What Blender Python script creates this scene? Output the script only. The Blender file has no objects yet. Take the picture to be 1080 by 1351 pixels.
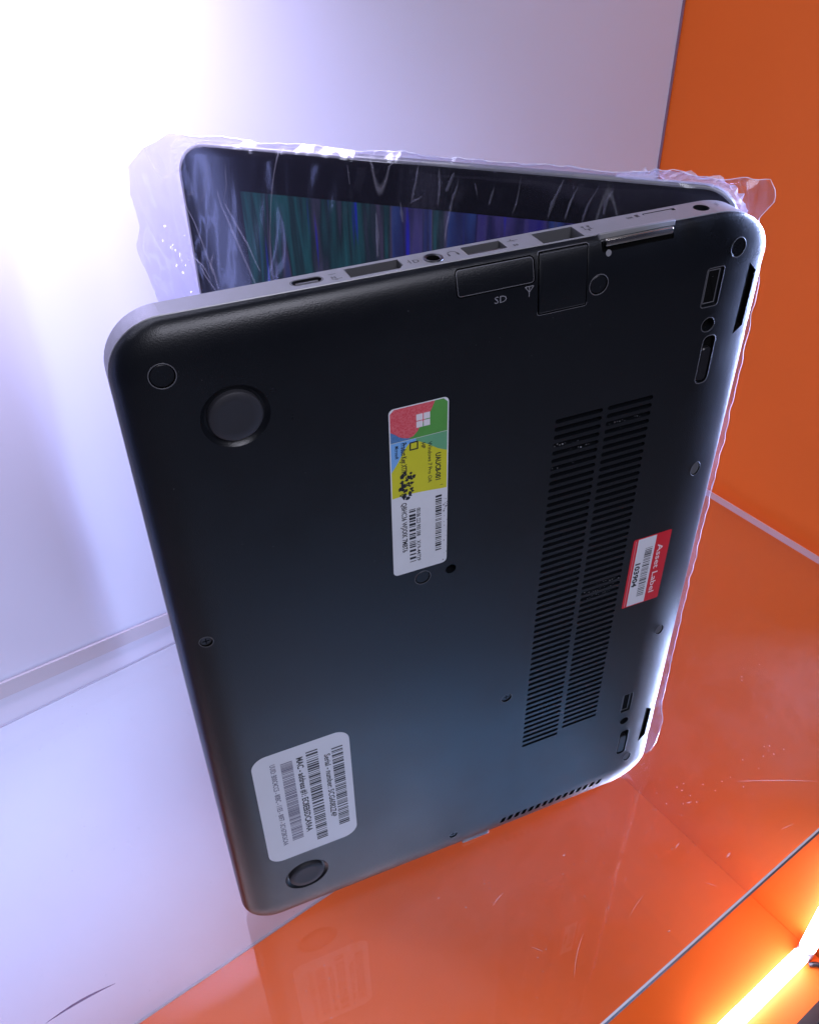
import bpy, bmesh, math, random
from mathutils import Vector, Matrix, noise
from mathutils.geometry import delaunay_2d_cdt
random.seed(7)
S = 0.001                                   # everything below is written in millimetres
scene = bpy.context.scene
COL = scene.collection

# ------------------------------------------------------------------ camera
f_px, pitch, roll, yaw = 1199.13, 0.6787, -0.018, 0.6232
cam_loc = Vector((-552.08, -443.97, 457.53))
F = Vector((math.sin(yaw)*math.cos(pitch), math.cos(yaw)*math.cos(pitch), -math.sin(pitch)))
R = Vector((math.cos(yaw), -math.sin(yaw), 0)); U = R.cross(F)
R2 = math.cos(roll)*R + math.sin(roll)*U; U2 = -math.sin(roll)*R + math.cos(roll)*U
cd = bpy.data.cameras.new("camera"); cam = bpy.data.objects.new("camera", cd); COL.objects.link(cam)
M = Matrix((R2, U2, -F)).transposed().to_4x4(); M.translation = cam_loc*S
cam.matrix_world = M
cd.sensor_fit = 'HORIZONTAL'; cd.sensor_width = 36; cd.lens = 36*f_px/1080
cd.clip_start = 0.01; cd.clip_end = 50
scene.camera = cam

# ------------------------------------------------------------------ world, lamps, exposure
world = bpy.data.worlds.new("World"); scene.world = world; world.use_nodes = True
wb_ = world.node_tree.nodes["Background"]
wb_.inputs[0].default_value = (0.45, 0.45, 0.9, 1); wb_.inputs[1].default_value = 0.05
scene.view_settings.view_transform = 'Standard'; scene.view_settings.look = 'None'
scene.view_settings.exposure = 0.0; scene.view_settings.gamma = 1.0

def area(name, loc, target, sx, sy, power, color):
    l = bpy.data.lights.new(name, 'AREA'); l.shape = 'RECTANGLE'; l.size = sx*S; l.size_y = sy*S
    l.energy = power; l.color = color
    o = bpy.data.objects.new(name, l); COL.objects.link(o)
    o.location = Vector(loc)*S
    d = (Vector(target)-Vector(loc)).normalized()
    o.rotation_euler = d.to_track_quat('-Z', 'Y').to_euler()
    return o
BLUE = (0.60, 0.58, 1.0)
# cool spotlight under the top of the cabinet, close to the white wall
l = area("ceiling_spot", (-455, -85, 520), (-440, 0, 320), 70, 50, 1.0, (0.66, 0.60, 1.0)); l.data.spread = math.radians(100)
# cabinet's left light strip below the shelf (out of frame), turned to the white wall
l = area("left_strip", (-870, -60, -230), (-420, -20, -200), 30, 340, 0.38, (0.30, 0.40, 1.0))
l = area("left_upper_strip", (-800, -110, 200), (-560, 0, 120), 30, 300, 0.22, (0.36, 0.42, 1.0))
# light strip under the cabinet top, behind the laptop's base
area("top_strip", (-420, -60, 610), (-400, -120, 0), 600, 30, 0.85, (0.76, 0.78, 1.0))
# light strip along the floor at the cabinet mouth (left of the picture)
area("floor_strip", (-560, -328, -420), (-500, -150, -200), 560, 12, 0.5, (0.80, 0.76, 1.0))
# inward-facing light strip beside the right-hand tube, a narrow beam across the cabinet mouth
l = area("right_strip", (-18, -303, 40), (-260, -262, 40), 36, 720, 6.0, (0.42, 0.54, 1.0)); l.data.spread = math.radians(60)
# its continuation below the shelf, tilted up through the glass
l = area("right_lower_strip", (-22, -296, -190), (-260, -246, 60), 36, 330, 1.2, (0.46, 0.58, 1.0)); l.data.spread = math.radians(75)
# the shop's own ceiling light, behind and above the photographer
area("shop_lamp", (-500, -950, 1000), (-400, -250, 100), 500, 500, 7.5, (0.84, 0.84, 1.0))
# unseen fill light, added low in front for the underside's bluish sheen
area("low_fill", (-330, -560, -425), (-380, -230, 60), 420, 160, 0.75, (0.18, 0.46, 1.0))

# ------------------------------------------------------------------ materials
def mat(name, color, rough=0.5, metal=0.0, spec=0.5, grain=None, coat=0, smudge=0.0, bump=0.0, bscale=2000, var=0.0, vscale=8, emit=None, es=0):
    m = bpy.data.materials.new(name); m.use_nodes = True
    nt = m.node_tree; b = nt.nodes["Principled BSDF"]
    b.inputs["Base Color"].default_value = (*color, 1); b.inputs["Roughness"].default_value = rough
    b.inputs["Metallic"].default_value = metal; b.inputs["Specular IOR Level"].default_value = spec
    b.inputs["Coat Weight"].default_value = coat; b.inputs["Coat Roughness"].default_value = 0.08
    if emit: b.inputs["Emission Color"].default_value = (*emit, 1); b.inputs["Emission Strength"].default_value = es
    if smudge or bump or var:
        tc = nt.nodes.new('ShaderNodeTexCoord')
        if smudge:
            n = nt.nodes.new('ShaderNodeTexNoise'); n.inputs['Scale'].default_value = 14; n.inputs['Detail'].default_value = 7; n.inputs['Roughness'].default_value = .65
            nt.links.new(tc.outputs['Object'], n.inputs['Vector'])
            mr = nt.nodes.new('ShaderNodeMapRange'); mr.inputs[1].default_value = .3; mr.inputs[2].default_value = .7
            mr.inputs[3].default_value = rough-smudge; mr.inputs[4].default_value = rough+smudge
            nt.links.new(n.outputs['Fac'], mr.inputs[0]); nt.links.new(mr.outputs[0], b.inputs['Roughness'])
        if var:
            n = nt.nodes.new('ShaderNodeTexNoise'); n.inputs['Scale'].default_value = vscale; n.inputs['Detail'].default_value = 6
            nt.links.new(tc.outputs['Object'], n.inputs['Vector'])
            mx = nt.nodes.new('ShaderNodeMix'); mx.data_type = 'RGBA'
            mx.inputs[6].default_value = (*[c*(1-var) for c in color], 1); mx.inputs[7].default_value = (*[min(1, c*(1+var)) for c in color], 1)
            nt.links.new(n.outputs['Fac'], mx.inputs[0]); nt.links.new(mx.outputs[2], b.inputs['Base Color'])
        if bump:
            n = nt.nodes.new('ShaderNodeTexNoise'); n.inputs['Scale'].default_value = bscale; n.inputs['Detail'].default_value = 2
            nt.links.new(tc.outputs['Object'], n.inputs['Vector'])
            bp = nt.nodes.new('ShaderNodeBump'); bp.inputs['Strength'].default_value = bump; bp.inputs['Distance'].default_value = 0.0001
            nt.links.new(n.outputs['Fac'], bp.inputs['Height']); nt.links.new(bp.outputs[0], b.inputs['Normal'])
    return m

M_cover = mat("black_soft_paint", (0.005, 0.006, 0.008), 0.34, 0, 0.42, smudge=0.08, bump=0.65, bscale=2400)
M_rim = mat("edge_highlight_grey", (0.10, 0.10, 0.11), 0.4, 0, 0.5)  # edge highlight painted in as lighter grey on rims; plain grey on small parts
M_alu = mat("silver_aluminium", (0.23, 0.23, 0.24), 0.40, 0.3, 0.5, smudge=0.04, bump=0.4, bscale=2200)
M_plast = mat("black_plastic", (0.008, 0.008, 0.010), 0.35)
M_void = mat("dark_cavity", (0.003, 0.003, 0.003), 0.8, 0, 0.1)
M_rubber = mat("grey_rubber", (0.018, 0.018, 0.023), 0.62, bump=0.3, bscale=900)
M_steel = mat("connector_steel", (0.62, 0.58, 0.50), 0.25, 1.0)
M_screw = mat("black_screw", (0.05, 0.05, 0.055), 0.35, 0.6)
M_port = mat("port_grey_plastic", (0.085, 0.085, 0.09), 0.45)
M_bezel = mat("bezel_black", (0.006, 0.006, 0.010), 0.12, 0, 0.5)
M_ink = mat("ink_black", (0.012, 0.012, 0.016), 0.5)
M_inkgrey = mat("print_grey", (0.20, 0.20, 0.22), 0.5)
M_inkfaint = mat("ink_faded", (0.16, 0.15, 0.22), 0.5)
M_paper = mat("label_paper", (0.74, 0.74, 0.78), 0.38, var=0.05, vscale=60)
M_paper2 = mat("certificate_paper", (0.70, 0.72, 0.76), 0.40, var=0.10, vscale=90)
def patterned(name, c1, c2, sc):
    m = mat(name, c1, 0.4); nt = m.node_tree; b = nt.nodes["Principled BSDF"]
    tc = nt.nodes.new('ShaderNodeTexCoord'); v = nt.nodes.new('ShaderNodeTexVoronoi'); v.inputs['Scale'].default_value = sc; v.distance = 'CHEBYCHEV'
    nt.links.new(tc.outputs['Object'], v.inputs['Vector'])
    mx = nt.nodes.new('ShaderNodeMix'); mx.data_type = 'RGBA'; mx.inputs[6].default_value = (*c1, 1); mx.inputs[7].default_value = (*c2, 1)
    nt.links.new(v.outputs['Distance'], mx.inputs[0]); nt.links.new(mx.outputs[2], b.inputs['Base Color']); return m
M_red = patterned("print_red", (0.62, 0.035, 0.06), (0.75, 0.20, 0.22), 1300)
M_redp = mat("label_red", (0.66, 0.012, 0.025), 0.32)
M_green = mat("print_green", (0.09, 0.32, 0.06), 0.4, var=.15, vscale=120)
M_green2 = mat("print_green_pale", (0.13, 0.38, 0.20), 0.4, var=.15, vscale=120)
M_blue = patterned("print_blue_dark", (0.05, 0.17, 0.38), (0.12, 0.25, 0.5), 1300)
M_blue2 = mat("print_blue_pale", (0.18, 0.42, 0.80), 0.4)
M_yellow = mat("print_yellow", (0.62, 0.60, 0.02), 0.4, var=.08, vscale=120)
M_wall = mat("white_laminate", (0.56, 0.56, 0.64), 0.42, 0, 0.4, var=.06, vscale=5, smudge=.06)
M_orange = mat("orange_laminate", (0.86, 0.145, 0.014), 0.5, 0, 0.25, var=.06, vscale=5, smudge=.06)
M_trim = mat("grey_trim", (0.40, 0.37, 0.40), 0.5)
M_black = mat("black_metal", (0.015, 0.015, 0.018), 0.4)
M_led = mat("led_diffuser", (0.8, 0.8, 0.8), 0.5, emit=(0.70, 0.74, 1.0), es=20)
M_tube = mat("lamp_holder_plastic", (0.55, 0.55, 0.60), 0.4)

def schlick(nt, gain=1.0, normal=None):
    N = nt.nodes.new; L = nt.links.new
    g = N('ShaderNodeNewGeometry'); d = N('ShaderNodeVectorMath'); d.operation = 'DOT_PRODUCT'
    L(g.outputs['Incoming'], d.inputs[0]); L(normal if normal else g.outputs['Normal'], d.inputs[1])
    a = N('ShaderNodeMath'); a.operation = 'ABSOLUTE'; L(d.outputs['Value'], a.inputs[0])
    b = N('ShaderNodeMath'); b.operation = 'SUBTRACT'; b.inputs[0].default_value = 1; b.use_clamp = True; L(a.outputs[0], b.inputs[1])
    p = N('ShaderNodeMath'); p.operation = 'POWER'; p.inputs[1].default_value = 5; L(b.outputs[0], p.inputs[0])
    q = N('ShaderNodeMath'); q.operation = 'MULTIPLY_ADD'; q.inputs[1].default_value = .96; q.inputs[2].default_value = .04*gain; q.use_clamp = True; L(p.outputs[0], q.inputs[0])
    return q
def glass_mat(name, tint, dirt):
    m = bpy.data.materials.new(name); m.use_nodes = True; nt = m.node_tree; nt.nodes.clear()
    out = nt.nodes.new('ShaderNodeOutputMaterial'); tr = nt.nodes.new('ShaderNodeBsdfTransparent'); tr.inputs[0].default_value = (*tint, 1)
    gl = nt.nodes.new('ShaderNodeBsdfGlossy'); gl.inputs['Roughness'].default_value = 0.02
    fr = schlick(nt, 1.5)
    m1 = nt.nodes.new('ShaderNodeMixShader'); nt.links.new(fr.outputs[0], m1.inputs[0]); nt.links.new(tr.outputs[0], m1.inputs[1]); nt.links.new(gl.outputs[0], m1.inputs[2])
    df = nt.nodes.new('ShaderNodeBsdfDiffuse'); df.inputs[0].default_value = (0.8, 0.8, 0.8, 1)
    tc = nt.nodes.new('ShaderNodeTexCoord')
    # dust: soft cloudy smears plus sparse specks
    n = nt.nodes.new('ShaderNodeTexNoise'); n.inputs['Scale'].default_value = 9; n.inputs['Detail'].default_value = 8; n.inputs['Roughness'].default_value = .7
    nt.links.new(tc.outputs['Object'], n.inputs['Vector'])
    r1 = nt.nodes.new('ShaderNodeMapRange'); r1.inputs[1].default_value = .42; r1.inputs[2].default_value = .75; r1.inputs[3].default_value = dirt*.3; r1.inputs[4].default_value = dirt
    nt.links.new(n.outputs['Fac'], r1.inputs[0])
    v = nt.nodes.new('ShaderNodeTexVoronoi'); v.inputs['Scale'].default_value = 260; v.inputs['Randomness'].default_value = 1
    nt.links.new(tc.outputs['Object'], v.inputs['Vector'])
    r2 = nt.nodes.new('ShaderNodeMapRange'); r2.inputs[1].default_value = .10; r2.inputs[2].default_value = .05; r2.inputs[3].default_value = 0; r2.inputs[4].default_value = .42
    nt.links.new(v.outputs['Distance'], r2.inputs[0])
    n2 = nt.nodes.new('ShaderNodeTexNoise'); n2.inputs['Scale'].default_value = 22; n2.inputs['Detail'].default_value = 3; nt.links.new(tc.outputs['Object'], n2.inputs['Vector'])
    r3 = nt.nodes.new('ShaderNodeMapRange'); r3.inputs[1].default_value = .5; r3.inputs[2].default_value = .66; nt.links.new(n2.outputs['Fac'], r3.inputs[0])
    mu = nt.nodes.new('ShaderNodeMath'); mu.operation = 'MULTIPLY'; nt.links.new(r2.outputs[0], mu.inputs[0]); nt.links.new(r3.outputs[0], mu.inputs[1])
    ad = nt.nodes.new('ShaderNodeMath'); ad.operation = 'ADD'; nt.links.new(r1.outputs[0], ad.inputs[0]); nt.links.new(mu.outputs[0], ad.inputs[1])
    m2 = nt.nodes.new('ShaderNodeMixShader'); nt.links.new(ad.outputs[0], m2.inputs[0]); nt.links.new(m1.outputs[0], m2.inputs[1]); nt.links.new(df.outputs[0], m2.inputs[2])
    nt.links.new(m2.outputs[0], out.inputs[0]); return m
M_glass = glass_mat("clear_glass", (0.975, 0.985, 0.98), 0.05)
def simple_mix(name, tcol, dcol, fac, rough=.3):
    m = bpy.data.materials.new(name); m.use_nodes = True; nt = m.node_tree; nt.nodes.clear()
    out = nt.nodes.new('ShaderNodeOutputMaterial'); tr = nt.nodes.new('ShaderNodeBsdfTransparent'); tr.inputs[0].default_value = (*tcol, 1)
    p = nt.nodes.new('ShaderNodeBsdfPrincipled'); p.inputs['Base Color'].default_value = (*dcol, 1); p.inputs['Roughness'].default_value = rough
    mx = nt.nodes.new('ShaderNodeMixShader'); mx.inputs[0].default_value = fac
    nt.links.new(tr.outputs[0], mx.inputs[1]); nt.links.new(p.outputs[0], mx.inputs[2]); nt.links.new(mx.outputs[0], out.inputs[0]); return m
M_gedge = simple_mix("glass_cut_edge", (0.4, 0.5, 0.5), (0.11, 0.09, 0.12), 0.85, .25)
M_gbevel = simple_mix("glass_ground_bevel", (0.8, 0.8, 0.8), (0.88, 0.84, 0.88), 0.9, .25)

def film_mat(name, haze, tint=(0.96, 0.96, 0.98)):
    m = bpy.data.materials.new(name); m.use_nodes = True; nt = m.node_tree; nt.nodes.clear()
    L = nt.links.new; N = nt.nodes.new
    out = N('ShaderNodeOutputMaterial'); tr = N('ShaderNodeBsdfTransparent'); tr.inputs[0].default_value = (*tint, 1)
    gl = N('ShaderNodeBsdfGlossy'); gl.inputs['Roughness'].default_value = 0.13
    tc = N('ShaderNodeTexCoord')
    mp = N('ShaderNodeMapping'); mp.inputs['Scale'].default_value = (55, 55, 6); mp.inputs['Rotation'].default_value = (0, 0.12, 0); L(tc.outputs['Object'], mp.inputs[0])
    n = N('ShaderNodeTexNoise'); n.inputs['Scale'].default_value = 1; n.inputs['Detail'].default_value = 2; n.inputs['Distortion'].default_value = .3; L(mp.outputs[0], n.inputs['Vector'])
    bp = N('ShaderNodeBump'); bp.inputs['Strength'].default_value = 1; bp.inputs['Distance'].default_value = 0.0010; L(n.outputs['Fac'], bp.inputs['Height'])
    L(bp.outputs[0], gl.inputs['Normal'])
    lw = schlick(nt, 1.0, bp.outputs[0])
    ml = N('ShaderNodeMath'); ml.operation = 'MULTIPLY_ADD'; ml.inputs[1].default_value = 1.0; ml.inputs[2].default_value = 0.0; L(lw.outputs[0], ml.inputs[0])
    m1 = N('ShaderNodeMixShader'); L(ml.outputs[0], m1.inputs[0]); L(tr.outputs[0], m1.inputs[1]); L(gl.outputs[0], m1.inputs[2])
    df = N('ShaderNodeBsdfDiffuse'); df.inputs[0].default_value = (.8, .8, .85, 1)
    # creases: thin whitened lines
    mp2 = N('ShaderNodeMapping'); mp2.inputs['Scale'].default_value = (17, 17, 3.2); mp2.inputs['Rotation'].default_value = (0, -0.35, 0); L(tc.outputs['Object'], mp2.inputs[0])
    n3 = N('ShaderNodeTexNoise'); n3.inputs['Scale'].default_value = 1.2; n3.inputs['Detail'].default_value = 0.5; n3.inputs['Distortion'].default_value = .4; L(mp2.outputs[0], n3.inputs['Vector'])
    a = N('ShaderNodeMath'); a.operation = 'SUBTRACT'; a.inputs[1].default_value = .5; L(n3.outputs['Fac'], a.inputs[0])
    b = N('ShaderNodeMath'); b.operation = 'ABSOLUTE'; L(a.outputs[0], b.inputs[0])
    r = N('ShaderNodeMapRange'); r.inputs[1].default_value = .0; r.inputs[2].default_value = .004; r.inputs[3].default_value = .10+haze; r.inputs[4].default_value = haze; L(b.outputs[0], r.inputs[0])
    m2 = N('ShaderNodeMixShader'); L(r.outputs[0], m2.inputs[0]); L(m1.outputs[0], m2.inputs[1]); L(df.outputs[0], m2.inputs[2])
    L(m2.outputs[0], out.inputs[0]); return m
M_film = film_mat('clear_plastic_film', 0.005); M_film2 = film_mat('loose_plastic_film', 0.03, (.88, .87, .95))

def screen_mat():
    m = bpy.data.materials.new("screen_reflections"); m.use_nodes = True; nt = m.node_tree; L = nt.links.new; N = nt.nodes.new
    p = nt.nodes["Principled BSDF"]; p.inputs['Base Color'].default_value = (0.004, 0.006, 0.01, 1); p.inputs['Roughness'].default_value = .16
    tc = N('ShaderNodeTexCoord'); sx = N('ShaderNodeSeparateXYZ'); L(tc.outputs['Object'], sx.inputs[0])
    mp = N('ShaderNodeMapping'); mp.inputs['Scale'].default_value = (75, 75, 6); mp.inputs['Rotation'].default_value = (0, .06, 0); L(tc.outputs['Object'], mp.inputs[0])
    n = N('ShaderNodeTexNoise'); n.inputs['Scale'].default_value = 1; n.inputs['Detail'].default_value = 3; n.inputs['Distortion'].default_value = .5; L(mp.outputs[0], n.inputs['Vector'])
    # position across the lid (object x, 0 at hinge) -> hue from blue to teal
    mr = N('ShaderNodeMapRange'); mr.inputs[1].default_value = .03; mr.inputs[2].default_value = .19; mr.inputs[4].default_value = .72; L(sx.outputs[0], mr.inputs[0])
    ad = N('ShaderNodeMath'); ad.operation = 'MULTIPLY_ADD'; ad.inputs[1].default_value = 1.5; L(n.outputs['Fac'], ad.inputs[0]);
    sb = N('ShaderNodeMath'); sb.operation = 'SUBTRACT'; sb.inputs[1].default_value = .75; L(mr.outputs[0], sb.inputs[0]); L(sb.outputs[0], ad.inputs[2])
    cr = N('ShaderNodeValToRGB'); e = cr.color_ramp.elements
    e[0].position = 0.0; e[0].color = (0.012, 0.008, 0.16, 1); e[1].position = 1; e[1].color = (0.012, 0.075, 0.105, 1)
    for ps, c in ((.2, (0.04, 0.03, 0.15)), (.3, (0.012, 0.01, 0.06)), (.42, (0.02, 0.04, 0.18)), (.5, (0.05, 0.04, 0.09)), (.58, (0.008, 0.02, 0.03)), (.68, (0.012, 0.075, 0.10)), (.76, (0.008, 0.025, 0.035)), (.86, (0.014, 0.07, 0.085))):
        k = e.new(ps); k.color = (*c, 1)
    L(ad.outputs[0], cr.inputs[0])
    mp3 = N('ShaderNodeMapping'); mp3.inputs['Scale'].default_value = (190, 190, 9); mp3.inputs['Location'].default_value = (3, 1, 2); L(tc.outputs['Object'], mp3.inputs[0])
    n3 = N('ShaderNodeTexNoise'); n3.inputs['Scale'].default_value = 1; n3.inputs['Detail'].default_value = 2; L(mp3.outputs[0], n3.inputs['Vector'])
    r3 = N('ShaderNodeMapRange'); r3.inputs[1].default_value = .61; r3.inputs[2].default_value = .70; L(n3.outputs['Fac'], r3.inputs[0])
    mx = N('ShaderNodeMix'); mx.data_type = 'RGBA'; mx.inputs[7].default_value = (0.01, 0.01, 0.40, 1); L(r3.outputs[0], mx.inputs[0]); L(cr.outputs[0], mx.inputs[6])
    L(mx.outputs[2], p.inputs['Emission Color']); p.inputs['Emission Strength'].default_value = 0.62  # teal and blue reflections painted in as a dim glow
    return m
M_screen = screen_mat()

# ------------------------------------------------------------------ object helpers
def link(name, me, material=None, parent=None):
    o = bpy.data.objects.new(name, me); COL.objects.link(o)
    if material is not None and not me.materials: me.materials.append(material)
    if parent is not None: o.parent = parent
    return o
def from_py(name, vs, fs, material, parent=None, smooth=False, flip=False):
    me = bpy.data.meshes.new(name); me.from_pydata([Vector(v)*S for v in vs], [], fs)
    bm = bmesh.new(); bm.from_mesh(me); bmesh.ops.remove_doubles(bm, verts=bm.verts, dist=1e-7); bmesh.ops.recalc_face_normals(bm, faces=bm.faces)
    bm.to_mesh(me); bm.free()
    if smooth: me.shade_smooth()
    me.update(); return link(name, me, material, parent)
def thing(name, label, cat, group=None):
    o = bpy.data.objects.new(name, None); COL.objects.link(o); o.empty_display_size = .05
    o['label'] = label; o['category'] = cat
    if group: o['group'] = group
    return o
def tag(o, label, cat, group=None):
    o['label'] = label; o['category'] = cat
    if group: o['group'] = group
    return o
class MB:
    def __init__(s): s.v = []; s.f = []
    def box(s, x0, x1, y0, y1, z0, z1):
        b = len(s.v); s.v += [(x, y, z) for x in (x0, x1) for y in (y0, y1) for z in (z0, z1)]
        s.f += [tuple(b+i for i in q) for q in ((0,1,3,2),(4,6,7,5),(0,4,5,1),(2,3,7,6),(0,2,6,4),(1,5,7,3))]
    def tube(s, pts, r, n=10):
        rings = []
        for i, p in enumerate(pts):
            p = Vector(p); d = (Vector(pts[min(i+1, len(pts)-1)])-Vector(pts[max(i-1, 0)])).normalized()
            u = d.orthogonal().normalized() if i == 0 else (rings_u-(rings_u.dot(d))*d).normalized()
            rings_u = u; w = d.cross(u); b = len(s.v)
            s.v += [tuple(p+r*(math.cos(2*math.pi*k/n)*u+math.sin(2*math.pi*k/n)*w)) for k in range(n)]; rings.append(b)
        for a, b in zip(rings, rings[1:]):
            s.f += [(a+k, a+(k+1) % n, b+(k+1) % n, b+k) for k in range(n)]
        s.f.append(tuple(rings[0]+k for k in range(n))); s.f.append(tuple(rings[-1]+k for k in range(n)))
    def build(s, name, m, parent=None, smooth=False, bevel=0, seg=2):
        o = from_py(name, s.v, s.f, m, parent, smooth)
        if bevel:
            bm = bmesh.new(); bm.from_mesh(o.data)
            bmesh.ops.bevel(bm, geom=[e for e in bm.edges if e.calc_face_angle(0) > .5], offset=bevel*S, segments=seg, affect='EDGES', profile=.6)
            bm.to_mesh(o.data); bm.free(); o.data.shade_smooth()
        return o
def struct(o): o['kind'] = 'structure'; return o

# ------------------------------------------------------------------ the cabinet
XL, ZF, ZT_ = -900, -434, 620
b = MB(); b.box(XL, 0, 0, 12, ZF-12, ZT_); struct(b.build('wall_back', M_wall))
b = MB(); b.box(0.4, 12, -362, 12.4, ZF-12, ZT_); struct(b.build('wall_right', M_orange))
b = MB(); b.box(XL+.3, 0.1, -362, -0.4, ZF-12, ZF); struct(b.build('floor', M_orange))
# dark joint strip where the white wall meets the orange floor, and between white and orange walls
b = MB(); b.box(XL+1, -0.5, -1.6, -0.05, ZF+0.05, ZF+2.2)
tag(b.build('joint_strip', M_trim), 'thin grey joint strip along foot of white wall', 'trim')
b = MB(); b.box(-2.0, -0.2, -0.9, -0.05, ZF+2.4, ZT_-2)
tag(b.build('corner_strip', mat("mauve_trim", (0.22, 0.14, 0.20), .5)), 'thin upright mauve strip in the corner between white wall and orange wall', 'trim')
# grey strip that paints the shadow band on the white wall above the glass
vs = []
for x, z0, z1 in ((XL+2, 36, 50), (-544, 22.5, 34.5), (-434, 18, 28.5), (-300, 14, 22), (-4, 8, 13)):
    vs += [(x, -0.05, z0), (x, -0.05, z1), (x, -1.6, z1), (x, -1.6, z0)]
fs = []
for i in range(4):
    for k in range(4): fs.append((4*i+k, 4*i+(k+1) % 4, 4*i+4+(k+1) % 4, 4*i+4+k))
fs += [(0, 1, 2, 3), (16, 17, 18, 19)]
tag(from_py('wall_shadow_band', vs, fs, mat("shadow_band_grey", (0.44, 0.41, 0.44), .5)), 'grey strip painting the shadow band on white wall just above the glass shelf', 'shadow_strip')

# glass shelf
gl = thing('glass_shelf', 'clear dusty glass shelf the laptop stands on', 'glass shelf')
GX0, GX1, GY0, GY1, GT = XL+4, -9, -348, -0.6, 6
b = MB(); b.box(GX0+.8, GX1-.8, GY0+.8, GY1-.3, -GT, 0); pane = b.build('glass_pane', M_glass, gl)
pane.data.materials.append(simple_mix('glass_inner', (.99, .995, .99), (.5, .5, .5), 0.0))
for p in pane.data.polygons: p.material_index = 0 if p.normal.z > .9 else 1
b = MB(); b.box(GX0, GX1, GY0, GY0+.7, -GT+.3, -0.6); b.build('front_edge', M_gedge, gl)
vs = [(GX0, GY0, -0.6), (GX1, GY0, -0.6), (GX1, GY0+.95, 0.06), (GX0, GY0+.95, 0.06), (GX0, GY0+.75, -0.65), (GX1, GY0+.75, -0.65)]
from_py('polished_bevel', vs, [(0, 1, 2, 3), (3, 2, 5, 4), (0, 4, 5, 1)], M_gbevel, gl)
b = MB(); b.box(GX1-.75, GX1+.1, GY0+.8, GY1-.3, -GT+.3, 0.05); b.build('side_edge', simple_mix('glass_side_edge', (.9, .8, .8), (.80, .55, .55), .75, .3), gl)  # pink colour paints in the lit glow of this edge
b = MB(); b.box(GX0+1, GX1-1, GY1-.2, GY1, -1.0, -0.3); b.build('back_edge', simple_mix('glass_back_edge', (.7, .7, .8), (.45, .45, .5), .5, .3), gl)
# fine scratches on the glass
def scratch(p0, p1, wd, bow, name='scratch'):
    p0 = Vector(p0); p1 = Vector(p1); d = (p1-p0); n = Vector((-d.y, d.x)).normalized(); vs = []; fs = []
    K = 8
    for i in range(K+1):
        t = i/K; c = p0+d*t+n*bow*math.sin(math.pi*t); h = wd*(0.15+math.sin(math.pi*t))/2
        vs += [(c.x+n.x*h, c.y+n.y*h, 0.05), (c.x-n.x*h, c.y-n.y*h, 0.05)]
    for i in range(K): fs.append((2*i, 2*i+1, 2*i+3, 2*i+2))
    return vs, fs
M_scr = simple_mix("scratch_white", (1, 1, 1), (.8, .72, .7), .25)
def px_on_glass(x, y, z=0):
    d = F + R2*(x-540)/f_px - U2*(y-675.5)/f_px; t = (z-cam_loc.z)/d.z; q = cam_loc+d*t; return (q.x, q.y)

allv = []; allf = []
for p, q, wd, bow in (((958,1132),(963,1125),1.0,0), ((650,1195),(664,1178),.35,.3), ((972,1031),(1079,1031),.45,.6), ((757,1290),(770,1230),.3,1), ((890,1120),(896,1112),.5,0),
                      ((930,1165),(945,1170),.3,.2), ((1030,1095),(1046,1088),.35,.2), ((700,1250),(716,1256),.25,.2), ((742,1130),(745,1128),.7,0), 
                      ((830,1210),(850,1180),.2,.5), ((880,1230),(884,1228),.6,0), ((905,1060),(912,1058),.5,0)):
    v, f = scratch(px_on_glass(*p), px_on_glass(*q), wd, bow); from_py('scratch', v, f, M_scr, gl)
v, f = scratch(px_on_glass(60,1351), px_on_glass(152,1298), 1.1, 1.2)
from_py('dark_hairline', v, f, simple_mix("hairline_grey", (.5,.4,.5), (.12,.08,.14), .7), gl)

# lamps at the cabinet mouth: one tube along the floor, one up the orange wall
lt = thing('light_tube', 'glowing white light tube lying on the orange floor at the cabinet mouth', 'light tube', 'light tubes round the cabinet mouth')
b = MB(); b.tube([(-146, -328, ZF+9), (-17, -328, ZF+9)], 7.5, 14); b.build('diffuser', M_led, lt, True)
b = MB(); b.box(-160, -30, -331, -323, ZF+0.2, ZF+2); b.build('mounting_rail', M_tube, lt)
b = MB(); b.tube([(-156, -328, ZF+9), (-146, -328, ZF+9)], 7.9, 14); b.build('end_cap', M_tube, lt, True)
lt = thing('light_tube', 'glowing white light tube standing against the orange wall at the cabinet mouth', 'light tube', 'light tubes round the cabinet mouth')
b = MB(); b.tube([(-9, -328, ZF+17), (-9, -328, -290)], 7.5, 14); b.build('diffuser', M_led, lt, True)
b = MB(); b.box(-2.4, -0.1, -331, -323, ZF+20, -280); b.build('mounting_rail', M_tube, lt)
b = MB(); b.tube([(-9, -328, ZF+1), (-9, -328, ZF+9), (-9, -328, ZF+17)], 7.8, 14); b.build('end_cap', M_tube, lt, True)
b = MB(); b.tube([(-14, -337, ZF+2), (-9, -341, ZF+3.5), (-5, -346, ZF+3), (-3, -352, ZF+3), (-2, -361, ZF+4)], 2.4, 8)
tag(b.build('lamp_cable', M_black, None, True), 'short dark cable leaving the light tubes in the lower right corner', 'cable')
b = MB(); b.box(XL-12, 12, -373, -362.3, ZF-12, ZF+1.5); tag(b.build('front_frame', M_black), 'black frame bar along the cabinet mouth on the floor', 'frame')
b = MB(); b.box(-1600, 900, -1800, -374, ZF-30, ZF-14); struct(b.build('shop_floor', mat("pale_shop_tile", (.6, .6, .62), .3, var=.05)))

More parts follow.
